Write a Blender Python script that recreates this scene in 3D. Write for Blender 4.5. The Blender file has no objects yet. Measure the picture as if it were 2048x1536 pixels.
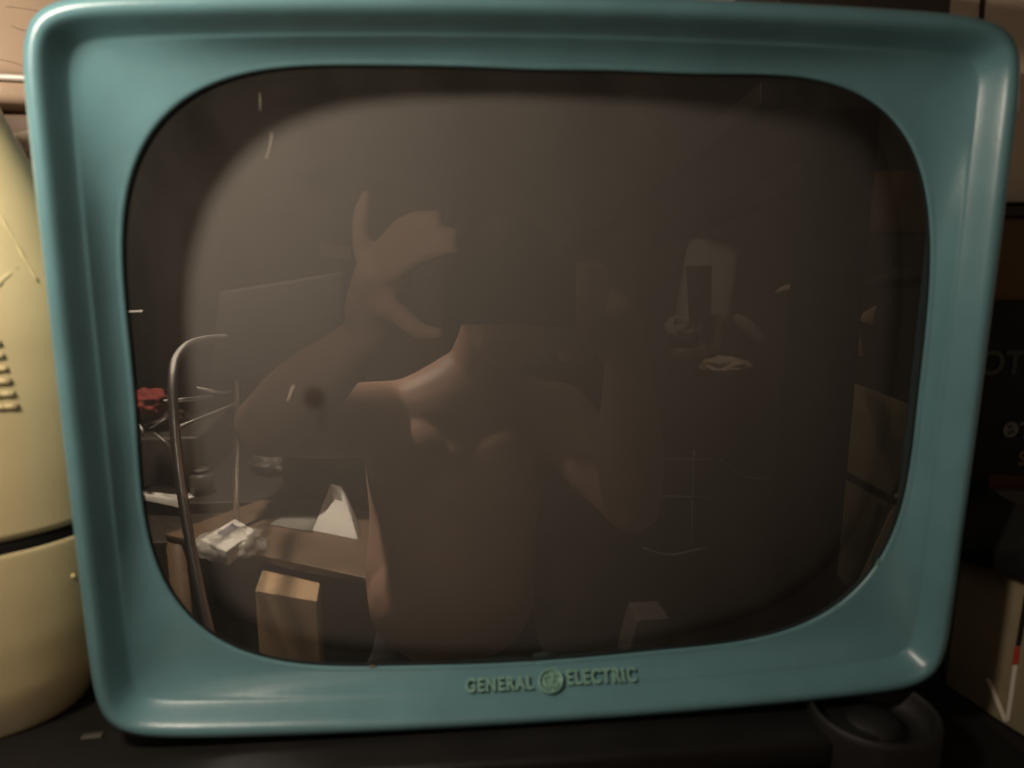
import bpy, bmesh, math, random
import numpy as np
from mathutils import Vector, Matrix, noise
random.seed(7)
sc = bpy.context.scene
COL = sc.collection

# ------------------------------------------------------------------ camera
CAM = np.array([-0.047509943228673995, -0.3383381486193611, 0.07300170461854223])
ROT = np.array([[0.9955087888293538, -0.09466885404027019, -0.0002437995381016775],
                [-0.019109483817220357, -0.19842590153398362, -0.9799295838113394],
                [0.09272043459643702, 0.9755331720015072, -0.19934380184274605]])
FPX = 1540.0
cam_d = bpy.data.cameras.new("camera")
cam = bpy.data.objects.new("camera", cam_d)
COL.objects.link(cam)
cam_d.sensor_width = 36.0
cam_d.lens = FPX / 2048 * 36.0
cam_d.clip_start = 0.01
cam_d.clip_end = 60
cam_d.dof.use_dof = True
cam_d.dof.focus_distance = 0.95
cam_d.dof.aperture_fstop = 9.5
Mx, My, Mz = ROT[0], -ROT[1], -ROT[2]
cam.matrix_world = Matrix(((Mx[0], My[0], Mz[0], CAM[0]), (Mx[1], My[1], Mz[1], CAM[1]),
                           (Mx[2], My[2], Mz[2], CAM[2]), (0, 0, 0, 1)))
sc.camera = cam

# ------------------------------------------------------------------ world, lamps, exposure
w = bpy.data.worlds.new("World")
sc.world = w
w.use_nodes = True
w.node_tree.nodes["Background"].inputs[0].default_value = (1.0, 0.80, 0.60, 1)
w.node_tree.nodes["Background"].inputs[1].default_value = 0.13
sc.view_settings.view_transform = 'Standard'
sc.view_settings.look = 'None'
sc.view_settings.exposure = 0
sc.view_settings.gamma = 1


def lamp(name, loc, power, size, color, target=None, spread=None):
    if target is None:
        d = bpy.data.lights.new(name, 'POINT')
        d.shadow_soft_size = size
    else:
        d = bpy.data.lights.new(name, 'AREA')
        d.shape = 'DISK'
        d.size = size
    d.energy = power
    d.color = color
    o = bpy.data.objects.new(name, d)
    COL.objects.link(o)
    o.location = loc
    if target is not None:
        o.rotation_euler = (Vector(target) - Vector(loc)).to_track_quat('-Z', 'Y').to_euler()
    return o


lamp("desk_lamp_light", (-0.288, -0.158, 0.226), 4.2, 0.034, (1.0, 0.86, 0.70))
sp = lamp("bench_fill_spot", (-0.72, -1.24, 0.75), 420.0, 0.04, (1.0, 0.83, 0.64))  # added spot without a fixture, brightens the reflected bench and carton
sp.data.type = 'SPOT'
sp.data.spot_size = math.radians(82)
sp.data.spot_blend = 1.0
sp.data.shadow_soft_size = 0.04
sp.rotation_euler = (Vector((-0.45, -1.22, -0.65)) - Vector((-0.72, -1.24, 0.75))).to_track_quat('-Z', 'Y').to_euler()
sp = lamp("right_fill_spot", (0.35, -1.15, 0.95), 36.0, 0.06, (1.0, 0.80, 0.58))  # added fill spot, lifts the right half of the reflection
sp.data.type = 'SPOT'
sp.data.spot_size = math.radians(100)
sp.data.spot_blend = 0.8
sp.data.shadow_soft_size = 0.06
sp.rotation_euler = (Vector((0.65, -1.75, -0.5)) - Vector((0.35, -1.15, 0.95))).to_track_quat('-Z', 'Y').to_euler()

lamp("bounce_fill", (-0.20, -1.00, 0.62), 0.8, 0.5, (1.0, 0.86, 0.72), target=(0, 0, 0))  # added disk lamp, stands in for light bounced off the ceiling

sc.cycles.max_bounces = 8
sc.cycles.transparent_max_bounces = 12
sc.cycles.sample_clamp_indirect = 4.0
sc.cycles.use_denoising = True

# ------------------------------------------------------------------ helpers
GLASS_Y = 0.0252


def ray(px, py):
    return ROT.T @ np.array([(px - 1024) / FPX, (py - 768) / FPX, 1.0])


def on_y(px, py, y):                       # point where the line of sight meets the plane y
    r = ray(px, py)
    return Vector(CAM + r * ((y - CAM[1]) / r[1]))


def at(px, py, d):
    return Vector(CAM + ray(px, py) * d)


def mir(p):                                # a point seen in the glass -> where it stands in the room
    return Vector((p[0], 2 * GLASS_Y - p[1], p[2]))


def V(px, py, d):
    return mir(at(px, py, d))


def VH(px, py, z):
    r = ray(px, py)
    return mir(CAM + r * ((z - CAM[2]) / r[2]))


def mat(name, col, rough=0.5, metal=0.0, spec=0.5, coat=0.0, coat_rough=0.1, var=0.0, vscale=20.0,
        bump=0.0, bscale=200.0, trans=0.0, alpha=1.0):
    m = bpy.data.materials.new(name)
    m.use_nodes = True
    nt = m.node_tree
    b = nt.nodes["Principled BSDF"]
    b.inputs["Base Color"].default_value = (*col, 1)
    b.inputs["Roughness"].default_value = rough
    b.inputs["Metallic"].default_value = metal
    b.inputs["Specular IOR Level"].default_value = spec
    b.inputs["Coat Weight"].default_value = coat
    b.inputs["Coat Roughness"].default_value = coat_rough
    b.inputs["Transmission Weight"].default_value = trans
    b.inputs["Alpha"].default_value = alpha
    tc = nt.nodes.new("ShaderNodeTexCoord")
    if var:
        n = nt.nodes.new("ShaderNodeTexNoise")
        n.inputs["Scale"].default_value = vscale
        n.inputs["Detail"].default_value = 6
        n.inputs["Roughness"].default_value = 0.65
        nt.links.new(tc.outputs["Object"], n.inputs["Vector"])
        r = nt.nodes.new("ShaderNodeValToRGB")
        r.color_ramp.elements[0].position = 0.3
        r.color_ramp.elements[1].position = 0.7
        r.color_ramp.elements[0].color = (*[c * (1 - var) for c in col], 1)
        r.color_ramp.elements[1].color = (*[min(1, c * (1 + var)) for c in col], 1)
        nt.links.new(n.outputs["Fac"], r.inputs["Fac"])
        nt.links.new(r.outputs["Color"], b.inputs["Base Color"])
        mr = nt.nodes.new("ShaderNodeMapRange")
        mr.inputs["To Min"].default_value = max(0.02, rough * (1 - var * 0.6))
        mr.inputs["To Max"].default_value = min(1, rough * (1 + var * 0.6))
        nt.links.new(n.outputs["Fac"], mr.inputs["Value"])
        nt.links.new(mr.outputs["Result"], b.inputs["Roughness"])
    if bump:
        n2 = nt.nodes.new("ShaderNodeTexNoise")
        n2.inputs["Scale"].default_value = bscale
        n2.inputs["Detail"].default_value = 3
        nt.links.new(tc.outputs["Object"], n2.inputs["Vector"])
        bp = nt.nodes.new("ShaderNodeBump")
        bp.inputs["Strength"].default_value = bump
        bp.inputs["Distance"].default_value = 0.001
        nt.links.new(n2.outputs["Fac"], bp.inputs["Height"])
        nt.links.new(bp.outputs["Normal"], b.inputs["Normal"])
    return m


def link(name, bm, m, parent=None, smooth=True, recalc=True):
    if recalc:
        bmesh.ops.recalc_face_normals(bm, faces=bm.faces)
    me = bpy.data.meshes.new(name)
    bm.to_mesh(me)
    bm.free()
    ms = m if isinstance(m, (list, tuple)) else [m]
    for x in ms:
        me.materials.append(x)
    me.polygons.foreach_set("use_smooth", [smooth] * len(me.polygons))
    o = bpy.data.objects.new(name, me)
    COL.objects.link(o)
    if parent:
        o.parent = parent
        o.matrix_parent_inverse = Matrix.Translation(-parent.location)
    return o


def tag(o, label, cat, group=None, kind=None):
    if label:
        o["label"] = label
    if cat:
        o["category"] = cat
    if group:
        o["group"] = group
    if kind:
        o["kind"] = kind
    return o


def empty(name, loc, label, cat, group=None):
    o = bpy.data.objects.new(name, None)
    o.empty_display_size = 0.02
    COL.objects.link(o)
    o.location = loc
    return tag(o, label, cat, group)


def hexa(bm, c, bevel=0.0):
    """c: 8 corners, bottom ring then top ring"""
    vs = [bm.verts.new(p) for p in c]
    fs = []
    for f in ((0, 1, 2, 3), (7, 6, 5, 4), (0, 4, 5, 1), (1, 5, 6, 2), (2, 6, 7, 3), (3, 7, 4, 0)):
        fs.append(bm.faces.new([vs[i] for i in f]))
    bmesh.ops.recalc_face_normals(bm, faces=fs)
    if bevel:
        es = list({e for f in fs for e in f.edges})
        bmesh.ops.bevel(bm, geom=es, offset=bevel, segments=3, profile=0.5, affect='EDGES')
    return bm


def box_bm(lo, hi, bevel=0.0, rot=0.0, piv=None, bm=None):
    bm = bm or bmesh.new()
    x0, y0, z0 = lo
    x1, y1, z1 = hi
    c = [Vector(p) for p in ((x0, y0, z0), (x1, y0, z0), (x1, y1, z0), (x0, y1, z0),
                             (x0, y0, z1), (x1, y0, z1), (x1, y1, z1), (x0, y1, z1))]
    if rot:
        piv = Vector(piv or ((x0 + x1) / 2, (y0 + y1) / 2, 0))
        R = Matrix.Rotation(rot, 3, 'Z')
        c = [R @ (p - piv) + piv for p in c]
    return hexa(bm, c, bevel)


def prism(top, drop, bevel=0.0, bm=None):
    """horizontal polygon (4 corners) pulled down by drop"""
    bm = bm or bmesh.new()
    t = [Vector(p) for p in top]
    b = [p - Vector((0, 0, drop)) for p in t]
    return hexa(bm, b + t, bevel)


def slab(quad, thick, bevel=0.0, bm=None):
    """any quad given a thickness along its normal"""
    bm = bm or bmesh.new()
    q = [Vector(p) for p in quad]
    n = (q[2] - q[0]).cross(q[3] - q[1]).normalized() * thick
    return hexa(bm, q + [p + n for p in q], bevel)


def catmull(pts, n=8):
    P = [Vector(p) for p in pts]
    P = [P[0] * 2 - P[1]] + P + [P[-1] * 2 - P[-2]]
    out = []
    for i in range(1, len(P) - 2):
        for k in range(n):
            t = k / n
            a, b, c, d = P[i - 1], P[i], P[i + 1], P[i + 2]
            out.append(0.5 * ((2 * b) + (c - a) * t + (2 * a - 5 * b + 4 * c - d) * t * t + (3 * b - a - 3 * c + d) * t ** 3))
    out.append(P[-2])
    return out


def tube(pts, r, seg=10, bm=None, rr=None):
    bm = bm or bmesh.new()
    P = [Vector(p) for p in pts]
    rings = []
    up = Vector((0.13, 0.21, 0.97)).normalized()
    for i, p in enumerate(P):
        t = (P[min(i + 1, len(P) - 1)] - P[max(i - 1, 0)]).normalized()
        u = t.cross(up)
        if u.length < 1e-3:
            u = t.cross(Vector((1, 0, 0)))
        u.normalize()
        v = t.cross(u).normalized()
        up = -v if False else up
        rad = rr[i] if rr else r
        rings.append([bm.verts.new(p + (u * math.cos(a) + v * math.sin(a)) * rad)
                      for a in [2 * math.pi * k / seg for k in range(seg)]])
    for a, b in zip(rings, rings[1:]):
        for k in range(seg):
            bm.faces.new((a[k], a[(k + 1) % seg], b[(k + 1) % seg], b[k]))
    bm.faces.new(rings[0])
    bm.faces.new(rings[-1])
    return bm


def crumple(center, size, amp=0.35, sub=4, seed=0, freq=9.0, bm=None):
    bm = bm or bmesh.new()
    r = bmesh.ops.create_icosphere(bm, subdivisions=sub, radius=1.0)
    for v in r['verts']:
        d = v.co.normalized()
        k = 1 + amp * (noise.noise(d * 2.3 + Vector((seed, 0, 0))) + 0.6 * abs(noise.noise(d * freq * 0.6 + Vector((0, seed, 0)))))
        v.co = Vector((d.x * size[0] * k, d.y * size[1] * k, d.z * size[2] * k)) + Vector(center)
    return bm


# ------------------------------------------------------------------ materials
teal = mat("teal_enamel", (0.128, 0.268, 0.300), rough=0.34, spec=0.45, coat=0.35, coat_rough=0.28, var=0.10, vscale=22, bump=0.06, bscale=450)
# tan paint chips with shapes of their own along the teal edge
nt = teal.node_tree
_b = nt.nodes["Principled BSDF"]
_ramp = [n for n in nt.nodes if n.type == 'VALTORGB'][0]
_tc = [n for n in nt.nodes if n.type == 'TEX_COORD'][0]
_vn = nt.nodes.new("ShaderNodeTexNoise")
_vn.inputs["Scale"].default_value = 95
_vn.inputs["Detail"].default_value = 4
nt.links.new(_tc.outputs["Object"], _vn.inputs["Vector"])
_rr = nt.nodes.new("ShaderNodeValToRGB")
_rr.color_ramp.elements[0].position = 0.755
_rr.color_ramp.elements[1].position = 0.775
nt.links.new(_vn.outputs["Fac"], _rr.inputs["Fac"])
_mx = nt.nodes.new("ShaderNodeMix")
_mx.data_type = 'RGBA'
nt.links.new(_rr.outputs["Color"], _mx.inputs["Factor"])
nt.links.new(_ramp.outputs["Color"], _mx.inputs["A"])
_mx.inputs["B"].default_value = (0.22, 0.24, 0.19, 1)
nt.links.new(_mx.outputs["Result"], _b.inputs["Base Color"])

_n3 = nt.nodes.new("ShaderNodeTexNoise")
_n3.inputs["Scale"].default_value = 16
_n3.inputs["Detail"].default_value = 2
nt.links.new(_tc.outputs["Object"], _n3.inputs["Vector"])
_bp0 = [n for n in nt.nodes if n.type == 'BUMP'][0]
_bp3 = nt.nodes.new("ShaderNodeBump")
_bp3.inputs["Strength"].default_value = 0.35
_bp3.inputs["Distance"].default_value = 0.003
nt.links.new(_n3.outputs["Fac"], _bp3.inputs["Height"])
nt.links.new(_bp0.outputs["Normal"], _bp3.inputs["Normal"])
nt.links.new(_bp3.outputs["Normal"], _b.inputs["Normal"])
nt.links.new(_bp3.outputs["Normal"], _b.inputs["Coat Normal"])

letter_m = mat("pale_green_paint", (0.20, 0.37, 0.31), rough=0.4, spec=0.5, var=0.12, vscale=300)
phosphor = mat("grey_phosphor", (0.190, 0.180, 0.170), rough=0.7, spec=0.25, var=0.03, vscale=6)
gasket_m = mat("black_mask", (0.008, 0.007, 0.006), rough=0.8, spec=0.2)
black_pl = mat("black_plastic", (0.012, 0.011, 0.010), rough=0.42, spec=0.4, var=0.25, vscale=25, bump=0.25, bscale=120)
black_pl2 = mat("worn_black_plastic", (0.008, 0.007, 0.006), rough=0.6, spec=0.5, var=0.3, vscale=40, bump=0.25, bscale=160)
cream = mat("cream_enamel", (0.76, 0.64, 0.36), rough=0.27, spec=0.5, coat=0.8, coat_rough=0.14, var=0.05, vscale=14, bump=0.05, bscale=300)
cream2 = mat("dull_cream", (0.42, 0.33, 0.18), rough=0.4, spec=0.5)
band_m = mat("black_rubber", (0.010, 0.009, 0.008), rough=0.7, spec=0.3)
peach = mat("peach_enamel", (0.62, 0.45, 0.32), rough=0.25, spec=0.5, coat=0.8, coat_rough=0.12, var=0.05, vscale=10, bump=0.05, bscale=60)
beige = mat("beige_board", (0.62, 0.50, 0.37), rough=0.5, spec=0.4, var=0.08, vscale=12)
plastic_wrap = mat("crumpled_film", (0.62, 0.50, 0.40), rough=0.18, spec=0.7, var=0.35, vscale=45, bump=0.6, bscale=90)
pink = mat("pink_cloth", (0.62, 0.33, 0.25), rough=0.7, var=0.2, vscale=60)
brown = mat("brown_card", (0.11, 0.055, 0.02), rough=0.6, var=0.15, vscale=18)
highlight_m = mat("highlight_white", (0.86, 0.80, 0.70), rough=0.25, spec=0.6, coat=0.5)
khaki = mat("khaki_card", (0.22, 0.18, 0.11), rough=0.6, spec=0.3, var=0.18, vscale=16, bump=0.2, bscale=150)
darkgrey = mat("dark_grey_card", (0.07, 0.06, 0.05), rough=0.5, var=0.15, vscale=15)
blackcard = mat("black_card", (0.010, 0.009, 0.008), rough=0.5, spec=0.3)
ink_pale = mat("pale_print", (0.62, 0.55, 0.42), rough=0.6)
ink_dim = mat("dim_print", (0.045, 0.040, 0.036), rough=0.6)
ink_grey = mat("grey_print", (0.16, 0.15, 0.13), rough=0.6, var=0.4, vscale=260)
ink_white = mat("white_print", (0.55, 0.50, 0.42), rough=0.6)
ink_red = mat("red_print", (0.35, 0.03, 0.02), rough=0.6)
ink_dred = mat("dark_red_print", (0.05, 0.004, 0.003), rough=0.6)
ink_gold = mat("ochre_print", (0.16, 0.08, 0.025), rough=0.6)
skin = mat("skin", (0.56, 0.34, 0.25), rough=0.5, spec=0.4, var=0.07, vscale=9, bump=0.2, bscale=60)
hair_m = mat("dark_hair", (0.03, 0.02, 0.015), rough=0.6, var=0.3, vscale=60, bump=0.8, bscale=180)
cloth_d = mat("dark_cotton", (0.02, 0.02, 0.024), rough=0.9, var=0.2, vscale=30)
chrome = mat("chrome", (0.85, 0.83, 0.80), rough=0.36, metal=1.0)
steel = mat("dull_steel", (0.16, 0.15, 0.13), rough=0.7, metal=1.0)
white_m = mat("white_paper", (0.85, 0.82, 0.76), rough=0.6, var=0.1, vscale=30)
carton = mat("carton", (0.60, 0.42, 0.25), rough=0.8, var=0.1, vscale=14)
wood = mat("brown_wood", (0.16, 0.105, 0.065), rough=0.5, var=0.25, vscale=8)
darkwood = mat("dark_wood", (0.028, 0.020, 0.014), rough=0.6, var=0.25, vscale=8)
olive = mat("olive_board", (0.42, 0.36, 0.23), rough=0.6, var=0.2, vscale=7)
red_m = mat("red_cloth", (0.22, 0.03, 0.022), rough=0.85, var=0.3, vscale=30)
plum = mat("plum_cloth", (0.05, 0.025, 0.03), rough=0.9, var=0.3, vscale=30)
grey_f = mat("grey_fabric", (0.27, 0.26, 0.23), rough=0.9, var=0.15, vscale=20)
wall_m = mat("painted_wall", (0.24, 0.195, 0.15), rough=0.85, var=0.1, vscale=2)
floor_m = mat("concrete_floor", (0.10, 0.09, 0.08), rough=0.7, var=0.2, vscale=3)
blue_m = mat("blue_print", (0.16, 0.17, 0.25), rough=0.5)

glass_m = bpy.data.materials.new("safety_glass")
glass_m.use_nodes = True
g = glass_m.node_tree
for n in list(g.nodes):
    g.nodes.remove(n)
go = g.nodes.new("ShaderNodeOutputMaterial")
gm = g.nodes.new("ShaderNodeMixShader")
gt = g.nodes.new("ShaderNodeBsdfTransparent")
gt.inputs[0].default_value = (0.85, 0.84, 0.83, 1)
gg = g.nodes.new("ShaderNodeBsdfGlossy")
gg.inputs["Roughness"].default_value = 0.006
ge = g.nodes.new("ShaderNodeNewGeometry")       # Schlick reflectance, the same from both sides of the pane
gd = g.nodes.new("ShaderNodeVectorMath")
gd.operation = 'DOT_PRODUCT'
g.links.new(ge.outputs["Normal"], gd.inputs[0])
g.links.new(ge.outputs["Incoming"], gd.inputs[1])


def mth(op, a, b=None):
    n = g.nodes.new("ShaderNodeMath")
    n.operation = op
    for i, v in enumerate((a, b)):
        if v is None:
            continue
        if isinstance(v, (int, float)):
            n.inputs[i].default_value = v
        else:
            g.links.new(v, n.inputs[i])
    return n.outputs[0]


fres = mth('ADD', mth('MULTIPLY', mth('POWER', mth('SUBTRACT', 1.0, mth('ABSOLUTE', gd.outputs["Value"])), 5.0), 0.9), 0.13)
g.links.new(fres, gm.inputs[0])
g.links.new(gt.outputs[0], gm.inputs[1])
g.links.new(gg.outputs[0], gm.inputs[2])
gdf = g.nodes.new("ShaderNodeBsdfDiffuse")        # a thin uneven film of dust on the pane
gdf.inputs[0].default_value = (0.60, 0.56, 0.50, 1)
gtc = g.nodes.new("ShaderNodeTexCoord")
gmp = g.nodes.new("ShaderNodeMapping")
gmp.inputs["Scale"].default_value = (1.0, 1.0, 0.45)
gmp.inputs["Rotation"].default_value = (0, 0.5, 0)
g.links.new(gtc.outputs["Object"], gmp.inputs["Vector"])
gn = g.nodes.new("ShaderNodeTexNoise")
gn.inputs["Scale"].default_value = 26
gn.inputs["Detail"].default_value = 9
gn.inputs["Roughness"].default_value = 0.62
gn.inputs["Distortion"].default_value = 0.6
g.links.new(gmp.outputs["Vector"], gn.inputs["Vector"])
gs = g.nodes.new("ShaderNodeTexNoise")
gs.inputs["Scale"].default_value = 1500
gs.inputs["Detail"].default_value = 1
g.links.new(gtc.outputs["Object"], gs.inputs["Vector"])
speck = mth('MULTIPLY', mth('GREATER_THAN', gs.outputs["Fac"], 0.80), 0.10)
film_f = mth('ADD', mth('MULTIPLY', gn.outputs["Fac"], 0.058), 0.004)
dust = mth('ADD', film_f, speck)
gm2 = g.nodes.new("ShaderNodeMixShader")
g.links.new(dust, gm2.inputs[0])
g.links.new(gm.outputs[0], gm2.inputs[1])
g.links.new(gdf.outputs[0], gm2.inputs[2])
g.links.new(gm2.outputs[0], go.inputs[0])
clear_m = bpy.data.materials.new("clear_glass_back")
clear_m.use_nodes = True
c_ = clear_m.node_tree
for n in list(c_.nodes):
    c_.nodes.remove(n)
co_ = c_.nodes.new("ShaderNodeOutputMaterial")
ct_ = c_.nodes.new("ShaderNodeBsdfTransparent")
ct_.inputs[0].default_value = (0.97, 0.96, 0.95, 1)
c_.links.new(ct_.outputs[0], co_.inputs[0])

# ------------------------------------------------------------------ the television
HW, HH = 0.21, 0.162
CX, CZ = 0.0, 0.0
NT = 1280
th = np.arange(NT) * 2 * math.pi / NT
ct, st = np.cos(th), np.sin(th)
# the four virtual corners of the bezel in its own plane
TLc, TRc, BRc, BLc = [on_y(*p, 0.006) for p in ((26, -14), (2056, 34), (1884, 1373), (196, 1479))]
corn = [(p.x, p.z) for p in (TLc, TRc, BRc, BLc)]
BOW = (0.0050, 0.0006, 0.0062, 0.0008)       # top, right, bottom, left


def rloop(off, rho, bowk=1.0):
    """polar radius of the bowed quad moved inwards by off with corner radius rho"""
    inv = np.zeros(NT)
    p = math.log(2) / -math.log(max(1e-6, 1 - 0.4142 * rho / 0.262))
    for i in range(4):
        a = np.array(corn[i])
        b = np.array(corn[(i + 1) % 4])
        L = np.linalg.norm(b - a)
        t = (b - a) / L
        n = np.array([-t[1], t[0]])
        if n @ a < 0:
            n = -n
        h = n @ a
        den = ct * n[0] + st * n[1]
        ok = den > 0.05
        R0 = np.where(ok, h / np.where(ok, den, 1), 1e9)
        s = ((R0 * ct - a[0]) * t[0] + (R0 * st - a[1]) * t[1]) / L * 2 - 1
        bow = BOW[i] * bowk * np.clip(1 - s * s, -0.3, 1)
        R = np.where(ok, (h - off + bow) / np.where(ok, den, 1), 1e9)
        inv += np.where(ok, np.maximum(R, 1e-3) ** -p, 0)
    return inv ** (-1 / p)


OPEN_PX = [(247, 500), (249.5, 400), (264, 350), (280, 300), (315, 256), (338, 230), (369, 204), (408, 175.5), (450, 156), (499, 144),
           (565, 138), (600, 135), (700, 130.5), (800, 131), (900, 134), (1000, 137), (1100, 140), (1200, 142), (1300, 145), (1400, 147),
           (1500, 151), (1600, 156.5), (1630, 159), (1682, 170), (1721, 190), (1760, 217), (1794, 248), (1818, 287), (1836, 329), (1851, 373),
           (1859, 425), (1861, 465), (1861, 500), (1857, 600), (1850, 690), (1833, 830), (1823, 921), (1812, 983), (1799, 1028),
           (1786, 1066), (1771, 1101), (1747, 1140), (1716, 1171), (1669, 1213), (1617, 1244), (1565, 1264), (1500, 1278), (1469, 1286),
           (1352, 1297), (1264, 1307), (1176, 1315), (1088, 1321), (1000, 1327), (910, 1330), (764, 1332), (646, 1331), (588, 1328),
           (538, 1319), (499.5, 1307), (434, 1275), (395, 1244), (356, 1207), (330, 1168), (309, 1124), (298, 1072), (290, 1020),
           (284, 973), (275, 889), (267, 775), (257, 660), (250, 570)]
LIP_Y = 0.0235
op = [on_y(x, y, LIP_Y) for x, y in OPEN_PX]
oth = np.array([math.atan2(p.z, p.x) for p in op])
orr = np.array([math.hypot(p.x, p.z) for p in op])
K = 12


def basis(t):
    return np.stack([np.ones_like(t)] + [f(k * t) for k in range(1, K + 1) for f in (np.cos, np.sin)], 1)


A = basis(oth)
reg = np.diag([0] + [0.0010 * k ** 2.2 for k in range(1, K + 1) for _ in (0, 1)])
coef = np.linalg.solve(A.T @ A + reg, A.T @ np.log(orr))
ropen = np.exp(basis(th) @ coef)


def loops_mesh(loops, close_last=False, close_first=False):
    """loops: list of (radius array, depth array or number)"""
    bm = bmesh.new()
    rings = []
    for r, y in loops:
        yy = y if isinstance(y, np.ndarray) else np.full(NT, float(y))
        rings.append([bm.verts.new((r[i] * ct[i], yy[i], r[i] * st[i])) for i in range(NT)])
    for a, b in zip(rings, rings[1:]):
        for i in range(NT):
            j = (i + 1) % NT
            bm.faces.new((a[i], a[j], b[j], b[i]))
    for flag, ring in ((close_first, rings[0]), (close_last, rings[-1])):
        if flag:
            c = bm.verts.new((0, sum(v.co.y for v in ring) / NT, 0))
            for i in range(NT):
                bm.faces.new((ring[i], ring[(i + 1) % NT], c))
    return bm


tv = empty("television", (0, 0.1, -HH), "vintage teal enamel television with a dark rounded screen, standing on black plastic", "television")

RHO = 0.0235
RIM = 0.0130
loops = []
r_foot = rloop(0.0158, 0.0125)
for off, y, rho in ((0.0030, 0.040, RHO), (0.0010, 0.028, RHO), (0.0002, 0.018, RHO), (0.0, 0.0115, RHO), (0.0004, 0.0070, RHO), (0.0016, 0.0034, RHO),
                    (0.0034, 0.0010, 0.0225), (0.0054, 0.0, 0.021), (0.0072, 0.0002, 0.0195), (0.0086, 0.0012, 0.018),
                    (0.0098, 0.0030, 0.0170), (0.0112, 0.0056, 0.0158), (0.0128, 0.0086, 0.0145), (0.0144, 0.0114, 0.0134), (0.0151, 0.0123, 0.0129), (0.0158, 0.0127, 0.0125)):
    loops.append((rloop(off, rho), y))
FOOT_Y = 0.0128
for k in range(1, 13):
    f = k / 13
    e = f
    loops.append((r_foot * (1 - f) + (ropen + 0.0022) * f, FOOT_Y + (LIP_Y - 0.0012 - FOOT_Y) * e + 0.0012 * math.sin(math.pi * f)))
for off, dy in ((0.0022, -0.0012), (0.0012, -0.0010), (0.0004, -0.0005), (0.0, 0.0002), (0.0003, 0.0009), (0.0020, 0.0013)):
    loops.append((ropen + off, LIP_Y + dy))
bez = link("bezel", loops_mesh(loops), teal, tv)

# cabinet behind the bezel
rb = rloop(0.0045, RHO)
cab = [(rb, 0.036), (rb * 0.992, 0.10), (rb * 0.965, 0.24), (rb * 0.92, 0.262), (rb * 0.80, 0.270)]
cb = link("cabinet", loops_mesh(cab, close_last=True), teal, tv)

def face_pt(px, py, lift=0.0):
    """point on the sloping face of the bezel under a pixel, and the face's outward tilt there"""
    y = 0.022
    for _ in range(30):
        p = on_y(px, py, y)
        i = int(round(math.atan2(p.z, p.x) / (2 * math.pi) * NT)) % NT
        f = (r_foot[i] - math.hypot(p.x, p.z)) / (r_foot[i] - ropen[i] - 0.0022)
        f = min(1, max(0, f))
        y = 0.6 * y + 0.4 * FOOT_Y + 0.4 * (LIP_Y - 0.0012 - FOOT_Y) * f + 0.4 * 0.0012 * math.sin(math.pi * f)
    return on_y(px, py, y - lift)


# small chips along the lip of the opening
for px, py, a_, b_, m_ in ((745, 1333, 0.0016, 0.0006, khaki), (1050, 1409, 0.0011, 0.0006, khaki), (1757, 1126, 0.0010, 0.0020, letter_m),
                           (1672, 1212, 0.0007, 0.0006, letter_m), (1324, 1318, 0.0008, 0.0005, darkgrey), (1618, 1245, 0.0006, 0.0004, letter_m), (106, 322, 0.0007, 0.0009, darkgrey)):
    p_ = on_y(px, py, LIP_Y - 0.0006) if py != 1409 and px != 106 else (face_pt(px, py, 0.0002) if px != 106 else on_y(px, py, 0.0048))
    link("paint_chip", crumple(p_, (a_, 0.0003, b_), 0.5, 3, px * 0.1, 8), m_, bez)

# black mask between bezel lip and tube, the tube face and the flat safety glass
RT = 0.60
TUBE0 = GLASS_Y + 0.0030


def tube_depth(r):
    return TUBE0 + RT - math.sqrt(RT * RT - r * r)


def tube_d(rr, k=1.0):
    return np.array([tube_depth(r * k) for r in rr])


mk = [(ropen + 0.003, GLASS_Y + 0.0032), (ropen + 0.0128, GLASS_Y + 0.0034), (ropen + 0.0130, tube_d(ropen + 0.0128) + 0.002)]
link("mask", loops_mesh(mk), gasket_m, tv, recalc=False)
bm = bmesh.new()
rings = []
for k in np.linspace(1.0, 0.0, 44)[:-1]:
    rr_ = (ropen + 0.0125) * k
    dd = tube_d(rr_)
    rings.append((rr_, dd))
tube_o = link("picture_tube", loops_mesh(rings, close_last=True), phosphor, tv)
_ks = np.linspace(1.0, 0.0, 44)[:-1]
_at = tube_o.data.attributes.new("rim_fade", 'FLOAT', 'POINT')  # fades the tube colour to near black towards its rim
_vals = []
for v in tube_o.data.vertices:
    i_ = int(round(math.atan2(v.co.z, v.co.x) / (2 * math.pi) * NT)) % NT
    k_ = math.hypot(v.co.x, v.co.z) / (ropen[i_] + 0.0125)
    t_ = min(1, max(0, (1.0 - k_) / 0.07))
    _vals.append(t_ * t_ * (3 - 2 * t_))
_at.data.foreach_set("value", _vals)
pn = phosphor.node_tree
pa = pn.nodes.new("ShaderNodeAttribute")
pa.attribute_name = "rim_fade"
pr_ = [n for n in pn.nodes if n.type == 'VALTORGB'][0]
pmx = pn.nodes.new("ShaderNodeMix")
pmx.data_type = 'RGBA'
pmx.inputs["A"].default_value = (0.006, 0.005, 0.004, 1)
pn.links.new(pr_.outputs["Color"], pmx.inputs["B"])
pn.links.new(pa.outputs["Fac"], pmx.inputs["Factor"])
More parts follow.
